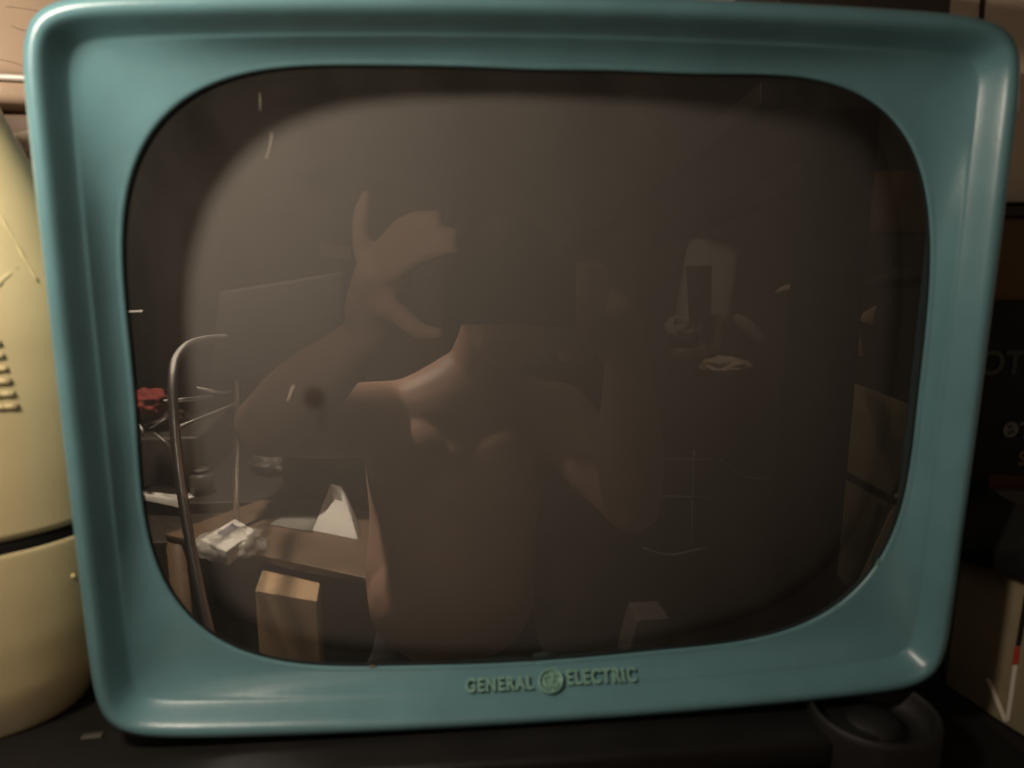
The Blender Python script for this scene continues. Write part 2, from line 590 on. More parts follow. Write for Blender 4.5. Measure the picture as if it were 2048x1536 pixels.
# a small dark spot on the tube face
_r = ray(629, 796)
_s = 0.3
while _s < 0.7:
    _p = CAM + _r * _s
    if _p[1] >= tube_depth(math.hypot(_p[0], _p[2])):
        break
    _s += 0.0005
ptc = pn.nodes.new("ShaderNodeTexCoord")
pvd = pn.nodes.new("ShaderNodeVectorMath")
pvd.operation = 'DISTANCE'
pvd.inputs[1].default_value = tuple(_p)
pn.links.new(ptc.outputs["Object"], pvd.inputs[0])
pmr = pn.nodes.new("ShaderNodeMapRange")
pmr.interpolation_type = 'SMOOTHSTEP'
pmr.inputs["From Min"].default_value = 0.0025
pmr.inputs["From Max"].default_value = 0.0085
pmr.inputs["To Min"].default_value = 0.35
pn.links.new(pvd.outputs["Value"], pmr.inputs["Value"])
pm2 = pn.nodes.new("ShaderNodeMix")
pm2.data_type = 'RGBA'
pm2.inputs["A"].default_value = (0.02, 0.018, 0.014, 1)
pn.links.new(pmx.outputs["Result"], pm2.inputs["B"])
pn.links.new(pmr.outputs["Result"], pm2.inputs["Factor"])
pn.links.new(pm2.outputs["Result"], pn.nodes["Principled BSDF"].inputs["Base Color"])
gl = loops_mesh([(ropen * 0.02, GLASS_Y), (ropen + 0.005, GLASS_Y), (ropen + 0.005, GLASS_Y + 0.003), (ropen * 0.02, GLASS_Y + 0.003)],
                close_first=True, close_last=True)
for f in gl.faces:
    f.material_index = 0 if f.calc_center_median().y < GLASS_Y + 1e-5 else 1
go_ = link("safety_glass", gl, [glass_m, clear_m], tv, smooth=False)
# two pale scratches in the glass, then a small reflection drawn as a pale tube
for pts, r in (([(519, 186), (520, 200), (520.5, 222)], 0.00010), ([(543, 266), (541, 285), (537, 302), (532, 317)], 0.00018), ([(588, 771), (583, 782), (576, 803)], 0.0004)):
    link("scratch_glint", tube([on_y(x, y, GLASS_Y - 0.0002) for x, y in catmull([(a, b, 0) for a, b in pts], 4) and [(v.x, v.y) for v in catmull([(a, b, 0) for a, b in pts], 4)]],
                         r, 6), ink_pale, go_)


# raised lettering and emblem on the lower face
def text_mesh(body, size, extrude, bevel=0.0, squeeze=1.0, spacing=1.0):
    cu = bpy.data.curves.new("t", 'FONT')
    cu.body = body
    cu.size = size
    cu.extrude = extrude
    cu.bevel_depth = bevel
    cu.space_character = spacing
    cu.align_x = 'CENTER'
    cu.align_y = 'CENTER'
    cu.offset = size * 0.022
    o = bpy.data.objects.new("t", cu)
    COL.objects.link(o)
    dg = bpy.context.evaluated_depsgraph_get()
    me = bpy.data.meshes.new_from_object(o.evaluated_get(dg))
    bpy.data.objects.remove(o)
    for v in me.vertices:
        v.co.x *= squeeze
    return me


def place_text(name, me, m, origin, xdir, zdir, parent=None):
    xdir = Vector(xdir).normalized()
    n = xdir.cross(Vector(zdir)).normalized()
    zdir = n.cross(xdir).normalized()
    for v in me.vertices:
        v.co = Vector(origin) + xdir * v.co.x + zdir * v.co.y + n * v.co.z
    me.materials.clear()
    me.materials.append(m)
    me.update()
    o = bpy.data.objects.new(name, me)
    COL.objects.link(o)
    if parent:
        o.parent = parent
        o.matrix_parent_inverse = Matrix.Translation(-parent.location)
    return o


FY = face_pt(1100, 1365).y
_u, _d = face_pt(1100, 1352), face_pt(1100, 1378)
FZ = (_u - _d).normalized()                 # up along the sloping lower face


def word(body, x0, y0, x1, y1, hpx):
    a, b = face_pt(x0, y0), face_pt(x1, y1)
    h = (face_pt(x0, y0 - hpx / 2) - face_pt(x0, y0 + hpx / 2)).length
    me = text_mesh(body, h / 0.70, 0.0019, 0.00012, 1.0, 1.22)
    xs = [v.co.x for v in me.vertices]
    k = (b - a).length / (max(xs) - min(xs))
    mid = (max(xs) + min(xs)) / 2
    for v in me.vertices:
        v.co.x = (v.co.x - mid) * k
    place_text("lettering", me, letter_m, (a + b) / 2, b - a, FZ, tv)


word("GENERAL", 931, 1375, 1066, 1368, 27)
word("ELECTRIC", 1133, 1359, 1271, 1352, 27)
ec = on_y(1101, 1365, FY)
FN = Vector((1, 0, 0)).cross(FZ).normalized()


def EP(x, z, lift):
    return ec + Vector((x, 0, 0)) + FZ * z + FN * lift


ER = (on_y(1101, 1341, FY) - on_y(1101, 1389, FY)).length / 2
bm = bmesh.new()
segs = 48
prof = [(0.0, -0.0018), (0.62, -0.0018), (0.76, -0.0018), (0.80, -0.0030), (0.88, -0.0034), (0.96, -0.0028), (1.0, -0.0012), (1.0, 0.002)]
rings = []
for pr, py_ in prof[1:]:
    rings.append([bm.verts.new(EP(ER * pr * math.cos(a), ER * pr * math.sin(a), -py_)) for a in np.arange(segs) * 2 * math.pi / segs])
c0 = bm.verts.new(EP(0, 0, 0.0018))
for i in range(segs):
    bm.faces.new((rings[0][i], rings[0][(i + 1) % segs], c0))
for a, b in zip(rings, rings[1:]):
    for i in range(segs):
        bm.faces.new((a[i], a[(i + 1) % segs], b[(i + 1) % segs], b[i]))
emb = link("emblem", bm, letter_m, tv)
bm = bmesh.new()


def esc(pts, r=0.09):
    tube([EP(ER * x, ER * z, 0.0021) for x, z, _ in [tuple(v) for v in catmull([(a, b, 0) for a, b in pts], 6)]], ER * r, 8, bm)


esc([(-0.12, 0.30), (-0.30, 0.42), (-0.46, 0.20), (-0.44, -0.15), (-0.28, -0.40), (-0.08, -0.20), (-0.06, 0.02), (-0.26, 0.0)])
esc([(-0.06, 0.02), (0.0, -0.30), (-0.14, -0.55)], 0.07)
esc([(0.40, 0.34), (0.24, 0.46), (0.12, 0.28), (0.28, 0.08), (0.10, -0.08), (0.14, -0.38), (0.36, -0.40), (0.50, -0.2)])
for k in range(4):
    a0 = k * math.pi / 2 + 0.4
    esc([(0.66 * math.cos(a0 + t), 0.66 * math.sin(a0 + t)) for t in (0, 0.35, 0.7, 1.0)], 0.05)
link("monogram", bm, letter_m, emb)

# ------------------------------------------------------------------ what the television stands on
ZB = -HH - 0.0065
bm = box_bm((-0.34, -0.022, ZB - 0.020), (0.168, 0.30, ZB - 0.0035), 0.004)
st_ = link("plastic_tray", bm, black_pl, None)
tag(st_, "flat black plastic base under the teal television", "base")
# round ring boss at the right front
rc = on_y(1748, 1462, 0.03)
r = ray(1742, 1468)
q = CAM + r * ((ZB - 0.012 - CAM[2]) / r[2])
bm = bmesh.new()
segs = 64
RB = 0.031
prof = [(1.02, -0.03), (1.02, -0.004), (1.0, -0.0012), (0.965, 0.0), (0.93, -0.0006), (0.90, -0.003), (0.86, -0.010), (0.70, -0.0125), (0.52, -0.013),
        (0.46, -0.0095), (0.38, -0.0065), (0.22, -0.005), (0.05, -0.0045)]
rings = [[bm.verts.new((q[0] + RB * pr * math.cos(a), q[1] + RB * pr * math.sin(a), ZB + 0.004 + dz)) for a in np.arange(segs) * 2 * math.pi / segs]
         for pr, dz in prof]
for a, b in zip(rings, rings[1:]):
    for i in range(segs):
        bm.faces.new((a[i], a[(i + 1) % segs], b[(i + 1) % segs], b[i]))
bm.faces.new(rings[-1])
RBo = tag(link("cup_holder", bm, black_pl2), "round black plastic cup with a domed middle below the television's lower right corner", "cup")
tb = tag(link("table_top", box_bm((-0.9, -0.030, ZB - 0.06), (0.9, 0.75, ZB - 0.022), 0.003), gasket_m), None, None, kind="structure")

# small glinting metal sliver on the base at the left
a, b = on_y(160, 1480, 0.014), on_y(203, 1478, 0.014)
bm = bmesh.new()
hexa(bm, [a + Vector((0, 0, -.0008)), b + Vector((0, 0, -.0008)), b + Vector((0, .004, -.0008)), a + Vector((0, .004, -.0008)),
          a + Vector((0, 0, .0008)), b + Vector((0, 0, .0016)), b + Vector((0, .004, .0016)), a + Vector((0, .004, .0008))], 0.0004)
tag(link("metal_clip", bm, steel), "small grey metal clip on the black base by the lower left corner", "clip")

# ------------------------------------------------------------------ cream appliance at the left
AY = 0.055
ax = on_y(-150, 900, AY).x
prof_px = [(110, -150), (112, -149), (116, -115), (128, -78), (150, -45), (245, 2), (310, 38), (370, 72), (440, 108), (560, 160), (640, 185), (760, 205), (900, 218),
           (1030, 224), (1060, 225), (1110, 226), (1200, 224), (1300, 212), (1345, 196), (1390, 172), (1425, 140), (1450, 100), (1470, 40), (1480, -30), (1484, -120)]
ap = []
for y, x in prof_px[1:]:
    P_ = on_y(x, y, AY)
    ap.append((max(0.0005, P_.x - ax), P_.z))
app = empty("appliance", (ax, AY, ap[-1][1]), "cream enamel appliance with black rubber band and slotted vents at the left edge", "appliance")
ZMIN = ZB - 0.018
zs = np.array([p[1] for p in ap])
rs = np.array([p[0] for p in ap])


def lathe(rz, m, name, parent, seg=128, cx=ax, cy=AY, sy=1.0):
    bm = bmesh.new()
    rings = [[bm.verts.new((cx + r_ * math.cos(a), cy + sy * r_ * math.sin(a), z_)) for a in np.arange(seg) * 2 * math.pi / seg] for r_, z_ in rz]
    for a, b in zip(rings, rings[1:]):
        for i in range(seg):
            bm.faces.new((a[i], a[(i + 1) % seg], b[(i + 1) % seg], b[i]))
    bm.faces.new(rings[0])
    bm.faces.new(rings[-1])
    return link(name, bm, m, parent)


def smooth_prof(z_from, z_to, n=40):
    z = np.linspace(z_from, z_to, n)
    r_ = np.interp(-z, -zs, rs)
    k = np.ones(5) / 5
    rp = np.convolve(np.pad(r_, 2, mode='edge'), k, 'valid')
    return list(zip(rp, z))


zband = on_y(-150, 1128, AY - rs.max()).z
SY = 0.72
zband = float(Vector(CAM + ray(0, 1112) * ((AY - SY * 0.075 - CAM[1]) / ray(0, 1112)[1])).z)
top_z = zs[0]
TILT = []
up = smooth_prof(top_z, zband + 0.0035, 70)
ubody = lathe(up, cream, "upper_shell", app, sy=SY)
band = lathe([(np.interp(-zband, -zs, rs) - 0.0012, zband + 0.0045), (np.interp(-zband, -zs, rs) - 0.0006, zband + 0.003), (np.interp(-zband, -zs, rs) - 0.0006, zband - 0.003),
              (np.interp(-zband, -zs, rs) - 0.0012, zband - 0.0045)], band_m, "rubber_band", app, sy=SY)
zsplit = zs[-1] + 0.0085
lo_ = smooth_prof(zband - 0.0035, zs[-1] + 0.0001, 60)
r0 = lo_[0][0]
lo_ = [(r0 - 0.0016, zband - 0.0028), (r0 - 0.0004, zband - 0.0030)] + lo_
lathe(lo_, cream, "lower_shell", app, sy=SY)
foot_r = np.interp(-zsplit, -zs, rs)
lathe([(foot_r + 0.0002, zsplit + 0.0006), (foot_r + 0.0009, zsplit + 0.0003), (foot_r + 0.0009, zsplit - 0.0006), (foot_r - 0.0002, zsplit - 0.0012)], cream2, "base_lip", app, sy=SY)


def on_shell(px, py, lift=0.0):
    """meet the line of sight with the lathe surface"""
    r_ = ray(px, py)
    for s in np.arange(0.25, 0.6, 0.0005):
        p = CAM + r_ * s
        R_ = np.interp(-p[2], -zs, rs)
        d = math.hypot(p[0] - ax, (p[1] - AY) / SY)
        if d <= R_ + 0.0003:
            n = Vector((p[0] - ax, (p[1] - AY) / SY, 0)).normalized()
            return Vector(p) + n * lift
    return Vector(CAM + r_ * 0.42)


for ex, ey in ((6, 688), (13, 713), (20, 739), (27, 764), (34, 789), (41, 814)):
    pts = [on_shell(ex - 3 - t * 70, ey + t * 5 * 1.0, -0.0011) for t in np.linspace(0, 1, 8)]
    link("vent_slot", tube(pts, 0.0019, 10), cream2, app)
    pts = [on_shell(ex - 5 - t * 70, ey - 1.0 + t * 5, -0.0006) for t in np.linspace(0, 1, 8)]
    link("vent_louvre", tube(pts, 0.00155, 10), cream, app)
link("bead", tube([on_shell(-60 + t * 98, 615 - t * 80, -0.0014) for t in np.linspace(0, 1, 14)], 0.0022, 10,
                  rr=[0.0026 - 0.0012 * (i / 13) for i in range(14)]), cream, app)
link("seam", tube([on_shell(-8 + t * 84, 415 + t * 148, -0.0004) for t in np.linspace(0, 1, 14)], 0.0007, 8), cream, app)
link("rivet", crumple(on_shell(146, 1152, 0.0003), (0.0010, 0.0010, 0.0012), 0, 2), cream, app)

# ------------------------------------------------------------------ things behind at the upper left
BY = 0.17
p0, p1 = on_y(-260, 161, BY), on_y(160, 161, BY)
bm = bmesh.new()
prof2 = [(-260, 0.045), (0, 0.013), (120, 0.012), (138, 0.010), (146, 0.004), (153, -0.003), (159, -0.0062), (166, -0.0082), (178, -0.0095), (194, -0.0095), (203, -0.0085), (210, -0.005), (214, 0.003), (216, 0.05), (216, 0.16), (-260, 0.16)]
ends = []
CASE_TURN = 0.27
for xx in (p0.x, p1.x):
    ends.append([bm.verts.new((xx, BY + dy + CASE_TURN * (xx - on_y(25, 161, BY).x), on_y(20, py, BY).z)) for py, dy in prof2])
n_ = len(prof2)
for i in range(n_):
    bm.faces.new((ends[0][i], ends[0][(i + 1) % n_], ends[1][(i + 1) % n_], ends[1][i]))
bm.faces.new(ends[0])
bm.faces.new(ends[1])
pc = empty("enamel_case", (p0.x, BY, on_y(20, 216, BY).z), "peach enamel case with a shiny rolled edge behind the television's upper left corner", "case")
link("case_body", bm, peach, pc)
_xs = [on_y(px_, 161, BY).x for px_ in (-250, 150)]
link("rim_highlight", tube([Vector((x_, BY - 0.0112 + CASE_TURN * (x_ - on_y(25, 161, BY).x), on_y(20, 161, BY).z)) for x_ in np.linspace(_xs[0], _xs[1], 12)], 0.0019, 12), highlight_m, pc)  # white rod stands in for the highlight along the rolled edge
crk = mat("hairline", (0.12, 0.08, 0.05), rough=0.8)
for pts in ([(-20, 112), (6, 117), (24, 124), (48, 133)], [(-10, 2), (12, 3), (34, 5), (60, 10)], [(0, 40), (14, 47), (30, 50)]):
    link("crack", tube([Vector((on_y(x, y, BY).x, BY + np.interp(y, [0, 120, 140], [0.013, 0.0118, 0.0095]) - 0.0002 + CASE_TURN * (on_y(x, y, BY).x - on_y(25, 161, BY).x), on_y(x, y, BY).z)) for x, y in
                        [(v.x, v.y) for v in catmull([(a_, b_, 0) for a_, b_ in pts], 5)]], 0.00013, 5), crk, pc)
bm = box_bm((on_y(-200, 230, 0.16).x, 0.165, on_y(0, 300, 0.165).z), (on_y(150, 230, 0.16).x, 0.28, on_y(0, 214, 0.165).z - 0.004), 0.001)
tag(link("dark_box", bm, wood), "brown box edge just under the peach enamel case", "box")
c = on_y(40, 330, 0.13)
cf = crumple((c.x, 0.135, c.z - 0.002), (0.026, 0.010, 0.017), 0.45, 5, 3.0, 9)
tag(link("plastic_bag", cf, plastic_wrap, None, smooth=False), "crumpled clear plastic bag between the cream appliance and the television", "bag")
c = on_y(58, 345, 0.115)
tag(link("pink_wrapper", crumple((c.x, 0.118, c.z), (0.007, 0.004, 0.0085), 0.4, 4, 8.0, 10), pink), "small pink wrapper poking out below the crumpled plastic bag", "wrapper")

# ------------------------------------------------------------------ things behind at the right
def panel(name, x0, y0, x1, y1, y, thick, m, label, cat, bevel=0.001, parent=None, skew=0.0):
    a, b, c, d = on_y(x0, y1, y), on_y(x1, y1, y), on_y(x1, y0, y), on_y(x0, y0, y)
    lo = (min(a.x, d.x), y, min(a.z, b.z))
    hi = (max(b.x, c.x), y + thick, max(c.z, d.z))
    o = link(name, box_bm(lo, hi, bevel), m, parent)
    if label:
        tag(o, label, cat)
    return o


def decal(name, quad_px, y, m, parent, th_=0.0006):
    q_ = [on_y(px, py, y) for px, py in quad_px]
    bm = bmesh.new()
    hexa(bm, q_ + [p - Vector((0, th_, 0)) for p in q_])
    return link(name, bm, m, parent, smooth=False)


RY = 0.085
# beige box at the top right
bb = panel("storage_box", 1690, -190, 2400, 405, RY + 0.02, 0.16, beige, "beige panelled box behind the television's upper right corner", "box", 0.002)
decal("groove", [(1957, 60), (1966, 60), (1973, -60), (1963, -60)], RY + 0.0195, darkwood, bb)
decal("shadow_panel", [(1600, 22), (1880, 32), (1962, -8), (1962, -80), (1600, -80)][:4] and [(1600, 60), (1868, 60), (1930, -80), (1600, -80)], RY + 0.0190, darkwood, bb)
link("glossy_strip", tube([on_y(2037, 145, RY + 0.0185), on_y(2034, 222, RY + 0.0185)], 0.0011, 8), white_m, bb)
sh = panel("shelf_board", 1900, 414, 2400, 432, RY - 0.005, 0.18, darkwood, "thin dark shelf board between the beige box and the brown box", "shelf", 0.0006)
br = panel("brown_box", 1900, 434, 2400, 601, RY, 0.15, brown, "plain brown box between the thin shelf and the black lettered box", "box", 0.001)
bk = panel("black_box", 1880, 603, 2400, 1022, RY - 0.004, 0.15, blackcard, "black lettered box with a round grey emblem at the right edge", "box", 0.001)
KY = RY - 0.0045


def print_text(body, cxp, cyp, hpx, m, parent, y=KY, squeeze=1.0):
    o_ = on_y(cxp, cyp, y)
    h = (on_y(cxp, cyp - hpx / 2, y) - on_y(cxp, cyp + hpx / 2, y)).length
    me = text_mesh(body, h / 0.70, 0.0002, 0, squeeze)
    place_text("print", me, m, o_, (1, 0, 0), (0, 0, 1), parent)


print_text("OT", 2003, 728, 46, ink_dim, bk)
print_text("T", 2072, 728, 46, ink_dim, bk)
print_text("T", 2051, 862, 30, ink_grey, bk)
ce = on_y(2021, 859, KY)
bm = bmesh.new()
bmesh.ops.create_cone(bm, cap_ends=True, segments=28, radius1=0.0048, radius2=0.0048, depth=0.0006,
                      matrix=Matrix.Translation((ce.x, KY - 0.0002, ce.z)) @ Matrix.Rotation(math.pi / 2, 4, 'X'))
link("round_emblem", bm, ink_grey, bk, smooth=False)
for px, py in ((2019, 853), (2024, 862), (2017, 866)):
    e2 = on_y(px, py, KY)
    bm = bmesh.new()
    bmesh.ops.create_cone(bm, cap_ends=True, segments=12, radius1=0.0012, radius2=0.0012, depth=0.0006,
                          matrix=Matrix.Translation((e2.x, KY - 0.0007, e2.z)) @ Matrix.Rotation(math.pi / 2, 4, 'X'))
    link("emblem_dot", bm, ink_dim, bk, smooth=False)
print_text("S", 2044, 918, 26, ink_gold, bk)
decal("stripe", [(1976, 984), (2200, 984), (2200, 950), (1976, 950)], KY, ink_dred, bk)
gb = panel("grey_box", 1900, 988, 2400, 1110, RY - 0.012, 0.15, darkgrey, "dark grey box with a slanting pale line under the black lettered box", "box", 0.001)
GY = RY - 0.0125
decal("printed_line", [(1994, 1106), (2004, 1106), (1992, 990), (1984, 990)], GY, ink_pale, gb)
decal("printed_patch", [(2024, 1082), (2120, 1082), (2120, 1034), (2012, 1034)], GY, blackcard, gb)
# black tray edge, then the khaki carton low at the right
bm = bmesh.new()
q_ = [on_y(1905, 1116, 0.038), on_y(2180, 1203, -0.045), on_y(2180, 1098, -0.045), on_y(1905, 1104, 0.038)]
hexa(bm, q_ + [p + Vector((0.02, 0.12, 0)) for p in q_], 0.001)
tag(link("black_tray", bm, blackcard), "black tray lying on top of the khaki carton at the right edge", "tray")
# khaki carton turned a little towards the camera
ky0, ky1 = 0.045, -0.050
q_ = [on_y(1890, 1376, ky0), on_y(2230, 1585, ky1), on_y(2230, 1218, ky1), on_y(1890, 1118, ky0)]
q_[3] = Vector((q_[0].x, q_[0].y, q_[3].z))
q_[2] = Vector((q_[1].x, q_[1].y, q_[2].z))
kc = empty("carton", tuple((q_[0] + q_[1]) / 2), "khaki carton with pale printed lines and a red mark at the lower right", "carton")
bm = bmesh.new()
hexa(bm, q_ + [p + Vector((0.10, 0.16, 0)) for p in q_], 0.001)
link("carton_body", bm, khaki, kc)
nk = (q_[1] - q_[0]).cross(q_[3] - q_[0]).normalized()
if nk.y > 0:
    nk = -nk


def on_carton(px, py, lift):
    r_ = Vector(ray(px, py))
    C_ = Vector(CAM)
    t_ = (q_[0] - C_).dot(nk) / r_.dot(nk)
    return C_ + r_ * t_ + nk * lift


def cdecal(quad, m, lift=0.0003):
    bm = bmesh.new()
    a_ = [on_carton(x, y, 0.0001) for x, y in quad]
    b_ = [on_carton(x, y, lift + 0.0004) for x, y in quad]
    hexa(bm, a_ + b_)
    link("printed_line", bm, m, kc, smooth=False)


cdecal([(2009, 1443), (2018, 1444), (1982, 1360), (1973, 1356)], ink_pale)
cdecal([(2012, 1444), (2021, 1440), (2037, 1330), (2028, 1330)], ink_white)
cdecal([(2026, 1328), (2037, 1328), (2041, 1293), (2031, 1293)], ink_red)
cdecal([(2033, 1291), (2042, 1291), (2062, 1190), (2050, 1190)], blackcard)
# black table edge running diagonally in front of the carton
bm = bmesh.new()
e = [on_y(1740, 1300, 0.12), on_y(1938, 1392, 0.10), on_y(2140, 1530, 0.055), on_y(2300, 1900, 0.0), on_y(1700, 1900, 0.0)]
zz = [on_y(1938, 1392, 0.10).z]
tp = [Vector(VH_) for VH_ in ()]
quad = [on_y(1905, 1384, 0.036), on_y(2120, 1530, -0.030), on_y(2120, 1800, -0.06), on_y(1800, 1800, -0.06)]
hexa(bm, [p - Vector((0, 0, 0.02)) for p in quad] + quad)
tag(link("black_board", bm, blackcard, smooth=False), "black board edge running diagonally below the khaki carton", "board")
# dark box top behind the television's top edge
panel("dark_case", 1560, -60, 1900, 30, RY - 0.02, 0.08, darkwood, "dark brown case peeking over the television's top right", "case", 0.001)

# ------------------------------------------------------------------ the room the glass reflects
FL = -1.62
tag(link("floor", box_bm((-3.2, -4.2, FL - 0.1), (3.2, 1.0, FL)), floor_m), None, None, kind="structure")
tag(link("back_wall", box_bm((-3.2, -3.5, FL + 0.004), (3.2, -3.4, 1.2)), wall_m), None, None, kind="structure")
tag(link("ceiling", box_bm((-3.2, -3.38, 1.0), (3.2, 0.9, 1.1)), wall_m), None, None, kind="structure")
tag(link("side_wall", box_bm((-2.1, -3.37, FL + 0.004), (-2.0, 0.9, 0.99)), wall_m), None, None, kind="structure")


def vtag(o, label, cat, group=None):
    return tag(o, label, cat, group)


# workbench with its board top
zt = -0.60
top = [VH(330, 1068, zt), VH(560, 985, zt), VH(930, 1060, zt), VH(800, 1170, zt)]
wb = empty("workbench", tuple(top[0] * 0.5 + top[2] * 0.5 + Vector((0, 0, FL - zt))), "brown board workbench reflected low at the left of the screen", "workbench")
link("bench_top", prism(top, 0.018, 0.003), wood, wb)
for p in top:
    cxy = (top[0] + top[1] + top[2] + top[3]) / 4
    pp = p.lerp(cxy, 0.08)
    link("leg", box_bm((pp.x - 0.02, pp.y - 0.02, FL), (pp.x + 0.02, pp.y + 0.02, zt - 0.019)), wood, wb)
# packet
zp = zt + 0.035
pt = [VH(400, 1078, zp), VH(470, 1036, zp), VH(512, 1060, zp), VH(452, 1102, zp)]
pk = empty("packet", tuple((pt[0] + pt[2]) / 2 - Vector((0, 0, 0.034))), "white packet in clear film lying on the workbench corner", "packet")
link("packet_body", prism(pt, 0.034, 0.004), white_m, pk)
cq = [pt[0].lerp(pt[1], 0.35).lerp(pt[3].lerp(pt[2], 0.35), 0.2), pt[0].lerp(pt[1], 0.8).lerp(pt[3].lerp(pt[2], 0.8), 0.2),
      pt[0].lerp(pt[1], 0.8).lerp(pt[3].lerp(pt[2], 0.8), 0.5), pt[0].lerp(pt[1], 0.35).lerp(pt[3].lerp(pt[2], 0.35), 0.5)]
link("printed_patch", prism([p + Vector((0, 0, 0.002)) for p in cq], 0.002), blue_m, pk)
film = mat("clear_film", (0.8, 0.77, 0.7), rough=0.2, alpha=0.35, spec=0.8)
cpt = (pt[0] + pt[2]) / 2
link("film", crumple((cpt.x, cpt.y, cpt.z - 0.02), (0.070, 0.058, 0.026), 0.3, 4, 5.0, 7), film, pk)
# white paper bag standing on the bench
d0 = (Vector(CAM) - mir(VH(660, 1064, zt))).length
b0, b1, b2, b3 = VH(624, 1062, zt), VH(716, 1080, zt), VH(722, 1056, zt), VH(640, 1040, zt)
tpk = V(662, 968, 1.78)
tp2 = V(684, 972, 1.80)
bm = bmesh.new()
hexa(bm, [b0, b1, b2, b3, tpk, tp2, tp2 + Vector((0.0, 0.006, 0)), tpk + Vector((0, 0.006, 0))], 0.002)
vtag(link("paper_bag", bm, white_m), "white paper bag standing on the workbench beside the person", "bag")
vtag(link("grey_sheet", prism([VH(540, 1048, zt + 0.004), VH(603, 1008, zt + 0.004), VH(650, 1018, zt + 0.004), VH(622, 1062, zt + 0.004)], 0.0035), grey_f),
     "pale grey sheet lying flat between the packet and the paper bag", "sheet")
q4 = [V(256, 626, 1.9), V(286, 625, 1.9), V(286, 620, 1.9), V(256, 621, 1.9)]
vtag(link("paper_label", slab(q4, -0.004, 0.0005), white_m), "tiny pale label high at the left edge of the reflection", "label")
# carton below the bench
zc = -0.635
ctp = [VH(525, 1136, zc), VH(641, 1161, zc), VH(634, 1202, zc), VH(510, 1181, zc)]
vtag(link("tall_carton", prism(ctp, zc - FL, 0.003), carton), "tall tan carton with a bright top standing in front of the workbench", "carton")
# dark cabinet and shelves
ca = V(300, 1085, 1.75)
vtag(link("dark_cabinet", hexa(bmesh.new(), [VH(300, 1420, FL), VH(520, 1420, FL), VH(520, 1300, FL), VH(300, 1300, FL)] and
     [Vector((ca.x - 0.5, ca.y - 0.4, FL)), Vector((ca.x + 0.12, ca.y - 0.4, FL)), Vector((ca.x + 0.12, ca.y, FL)), Vector((ca.x - 0.5, ca.y, FL)),
      Vector((ca.x - 0.5, ca.y - 0.4, ca.z)), Vector((ca.x + 0.12, ca.y - 0.4, ca.z)), Vector((ca.x + 0.12, ca.y, ca.z)), Vector((ca.x - 0.5, ca.y, ca.z))], 0.004), darkwood),
     "low dark brown cabinet at the reflection's lower left edge", "cabinet")
tra = [V(262, 985, 1.9), V(368, 1000, 1.9), V(366, 1018, 1.9), V(262, 996, 1.9)]
vtag(link("white_tray", slab(tra, -0.25, 0.002), white_m), "white tray edge between the cabinet and the red cloth", "tray")
c = V(296, 806, 1.9)
vtag(link("red_cloth", crumple(c, (0.045, 0.05, 0.030), 0.5, 4, 2.0, 12), red_m), "crumpled red cloth at the far left of the reflection", "cloth")
c = V(320, 838, 1.92)
vtag(link("plum_cloth", crumple(c, (0.055, 0.05, 0.028), 0.4, 4, 4.0, 12), plum), "dark plum cloth bundled below the red cloth", "cloth")
mc = V(300, 930, 2.05)
vtag(link("grey_bin", box_bm((mc.x - 0.10, mc.y - 0.3, mc.z - 0.10), (mc.x + 0.13, mc.y, mc.z + 0.075), 0.01), darkgrey), "dark grey bin between the plum cloth and the white tray", "bin")
bm = tube([V(276, 850, 1.85), V(285, 862, 1.85), V(281, 872, 1.85)], 0.006, 8)
tube([V(308, 866, 1.85), V(346, 896, 1.85)], 0.0032, 8, bm)
tube([V(298, 858, 1.85), V(330, 838, 1.85)], 0.002, 8, bm)
vtag(link("pliers", bm, chrome), "shiny steel pliers lying open below the plum cloth", "tool")
# chrome trolley frame
tf = empty("trolley", tuple(Vector((V(360, 1000, 1.25).x, V(360, 1000, 1.25).y, FL))), "chrome tube trolley frame with a bent corner beside the red cloth", "trolley")
path = catmull([V(460, 1420, 1.18), V(415, 1250, 1.2), V(383, 1100, 1.22), V(358, 940, 1.24), V(347, 820, 1.26), V(346, 755, 1.28), V(353, 718, 1.31),
                V(376, 692, 1.36), V(410, 680, 1.46), V(450, 676, 1.62)], 8)
link("front_tube", tube(path, 0.0082, 14), chrome, tf)
link("rear_tube", tube([V(474, 724, 1.75), V(474, 780, 1.75), V(472, 1100, 1.75)], 0.0068, 12), chrome, tf)
link("knob", crumple(V(473, 726, 1.75), (0.010, 0.010, 0.010), 0, 2), chrome, tf)
link("rail", tube([V(352, 858, 1.27), V(410, 834, 1.45), V(472, 808, 1.75)], 0.0040, 10), chrome, tf)
link("rail", tube([V(328, 803, 1.5), V(424, 794, 1.62)], 0.0040, 10), chrome, tf)
link("wire", tube([V(395, 776, 1.62), V(440, 786, 1.68), V(462, 783, 1.70)], 0.0030, 8), chrome, tf)
